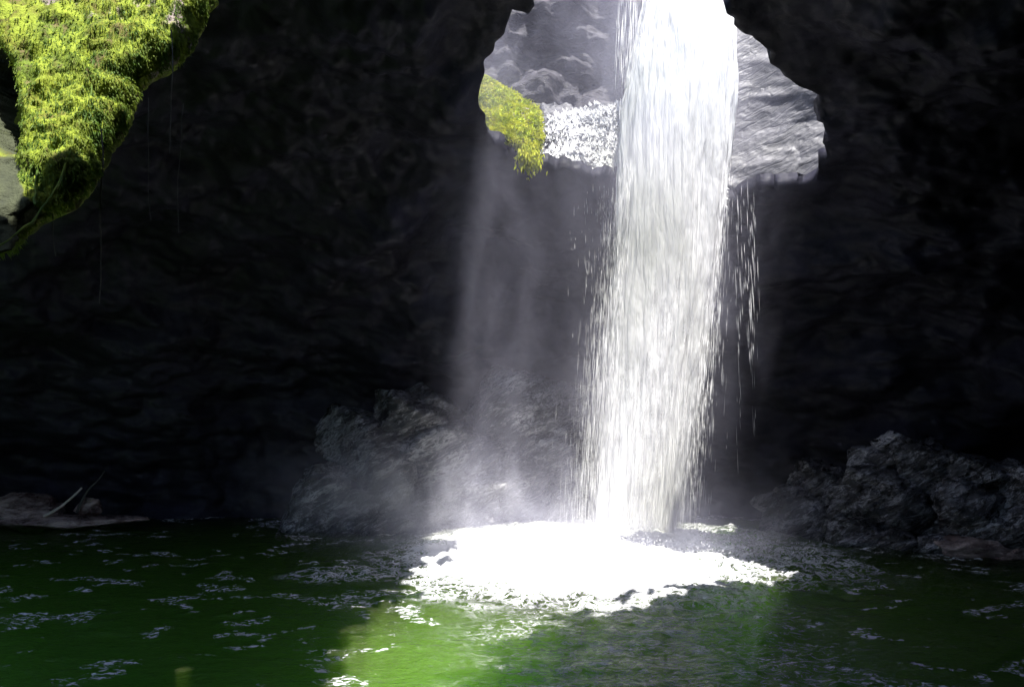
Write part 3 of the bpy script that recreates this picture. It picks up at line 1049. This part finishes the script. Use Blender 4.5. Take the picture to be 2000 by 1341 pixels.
# drips falling from the shelf lip
n = 420
px = r_.choice([1182, 1195, 1205, 1170, 1150, 1120], n, p=[.3, .25, .2, .1, .1, .05]) + r_.normal(0, 5, n)
py = 335 + np.abs(r_.normal(0, 150, n))
C = np.stack([(px - 1000) / F * 16.6, 16.6 + r_.normal(0, .1, n), CH + (HZ - py) / F * 16.6], -1) - so_
tag(spindles('drips', C, r_.uniform(0.04, 0.22, n), r_.uniform(0.0012, 0.0035, n), M_drop, side), kind='stuff')

# strands running off the slab, right of the falls
ra = empty('slab_trickle', (4.2, 15.8, 6.0))
tag(ra, 'sparse thin strands of water dripping off the slab right of the falls', 'trickle')
ro = np.array(ra.location)
strs = [(1444, 378, 640), (1452, 378, 560), (1461, 376, 760), (1468, 376, 700), (1474, 380, 620), (1440, 380, 520), (1457, 380, 690), (1436, 400, 900), (1466, 500, 880)]
for x, y0, y1 in strs:
    n = int((y1 - y0) / 26)
    py = r_.uniform(y0, y1, n)
    px = x + 7 * np.sin((py - y0) / 260) + r_.normal(0, 2.2, n)
    C = np.stack([(px - 1000) / F * 15.8, 15.8 + r_.normal(0, .05, n), CH + (HZ - py) / F * 15.8], -1) - ro
    tag(spindles('water_strand', C, r_.uniform(0.12, 0.6, n), r_.uniform(0.001, 0.003, n), M_drop, ra, np.tile([-0.04, 0, 0], (n, 1))), kind='stuff')

# splash droplets thrown up around the foot
n = 9000
r_ = np.random.default_rng(29)
rad = np.abs(r_.normal(0, 1, n)) ** 0.8
th = r_.random(n) * 6.28
x = 1.5 + rad * 1.6 * np.cos(th); y = 14.9 + rad * 1.25 * np.sin(th)
z = water_h(x, y) + np.abs(r_.normal(0, 0.09, n)) * np.exp(-rad * 0.35) * 1.4 + 0.01
C = np.stack([x, y, z], -1)
o = spindles('splash_drops', C - IMP, r_.uniform(0.01, 0.045, n), r_.uniform(0.003, 0.010, n), M_drop, None, r_.normal(0, 0.6, (n, 3)))
o.location = tuple(IMP)
tag(o, 'white splash droplets leaping off the foam round the foot of the falls', kind='stuff')


# ------------------------------------------------------------------ drifting spray mist
def build_mist():
    lo, hi = np.array([-5.5, 9.6, 0.22]), np.array([7.5, 18.9, 13.0])
    c = (lo + hi) / 2; h = (hi - lo) / 2
    V, Fc = ICO[4]
    V = np.sign(V) * np.abs(V) ** 0.5
    V = V / np.abs(V).max() * h + c
    t = NT('spray_mist')
    p = t.pos()

    def blob(cx, cy_, cz, rx, ry, rz, amp):
        v = t.vmath('DIVIDE', t.vmath('SUBTRACT', p, (cx, cy_, cz)), (rx, ry, rz))
        l = t.vmath('DOT_PRODUCT', v, v)
        return t.math('MULTIPLY', t.math('EXPONENT', t.math('MULTIPLY', l, -1.0)), amp)
    nz = t.mapr(t.noise(t.scale(p, (1, 1, 0.45)), 0.9, 4, 0.6, 0.9), 0.38, 0.64, 0.12, 1.9)
    col_ = blob(-0.45, 16.2, 4.0, 0.75, 1.8, 6.0, 0.10)  # dense narrow column draws the beam's width; thinner mist beside it stands for shade
    col_ = t.math('ADD', col_, blob(1.2, 16.2, 3.5, 1.8, 1.8, 5.0, 0.022))
    col_ = t.math('ADD', col_, blob(2.75, 16.1, 6.5, 1.05, 0.9, 4.8, 0.38))
    col_ = t.math('ADD', col_, blob(2.2, 16.1, 1.0, 1.15, 1.0, 2.8, 0.22))
    col_ = t.math('ADD', col_, blob(4.4, 16.6, 4.5, 1.4, 1.5, 3.5, 0.012))
    base = blob(-1.1, 16.8, 0.45, 1.4, 1.3, 0.95, 0.50)
    wide = t.math('ADD', blob(-2.0, 16.8, 0.3, 3.4, 2.2, 1.1, 0.30), blob(1.0, 14.9, 0.25, 3.0, 2.2, 0.5, 0.30))
    right = blob(3.6, 15.4, 0.3, 1.8, 1.4, 0.9, 0.10)
    top = blob(2.6, 16.6, 9.5, 2.8, 2.0, 3.0, 0.07)
    d = t.math('ADD', t.math('ADD', col_, base), t.math('ADD', wide, t.math('ADD', top, right)))
    d = t.math('MULTIPLY', d, t.math('MULTIPLY', nz, 0.62))
    v = t.n('ShaderNodeVolumeScatter')
    v.inputs['Color'].default_value = (0.80, 0.79, 1.0, 1)
    v.inputs['Anisotropy'].default_value = 0.1
    t.link(d, v.inputs['Density'])
    t.t.links.new(v.outputs[0], t.out.inputs['Volume'])
    o = mesh_raw('spray_mist', V - c, Fc, t.m)
    o.location = tuple(c)
    tag(o, 'pale spray mist drifting in the light shaft beside the falls', kind='stuff')


build_mist()
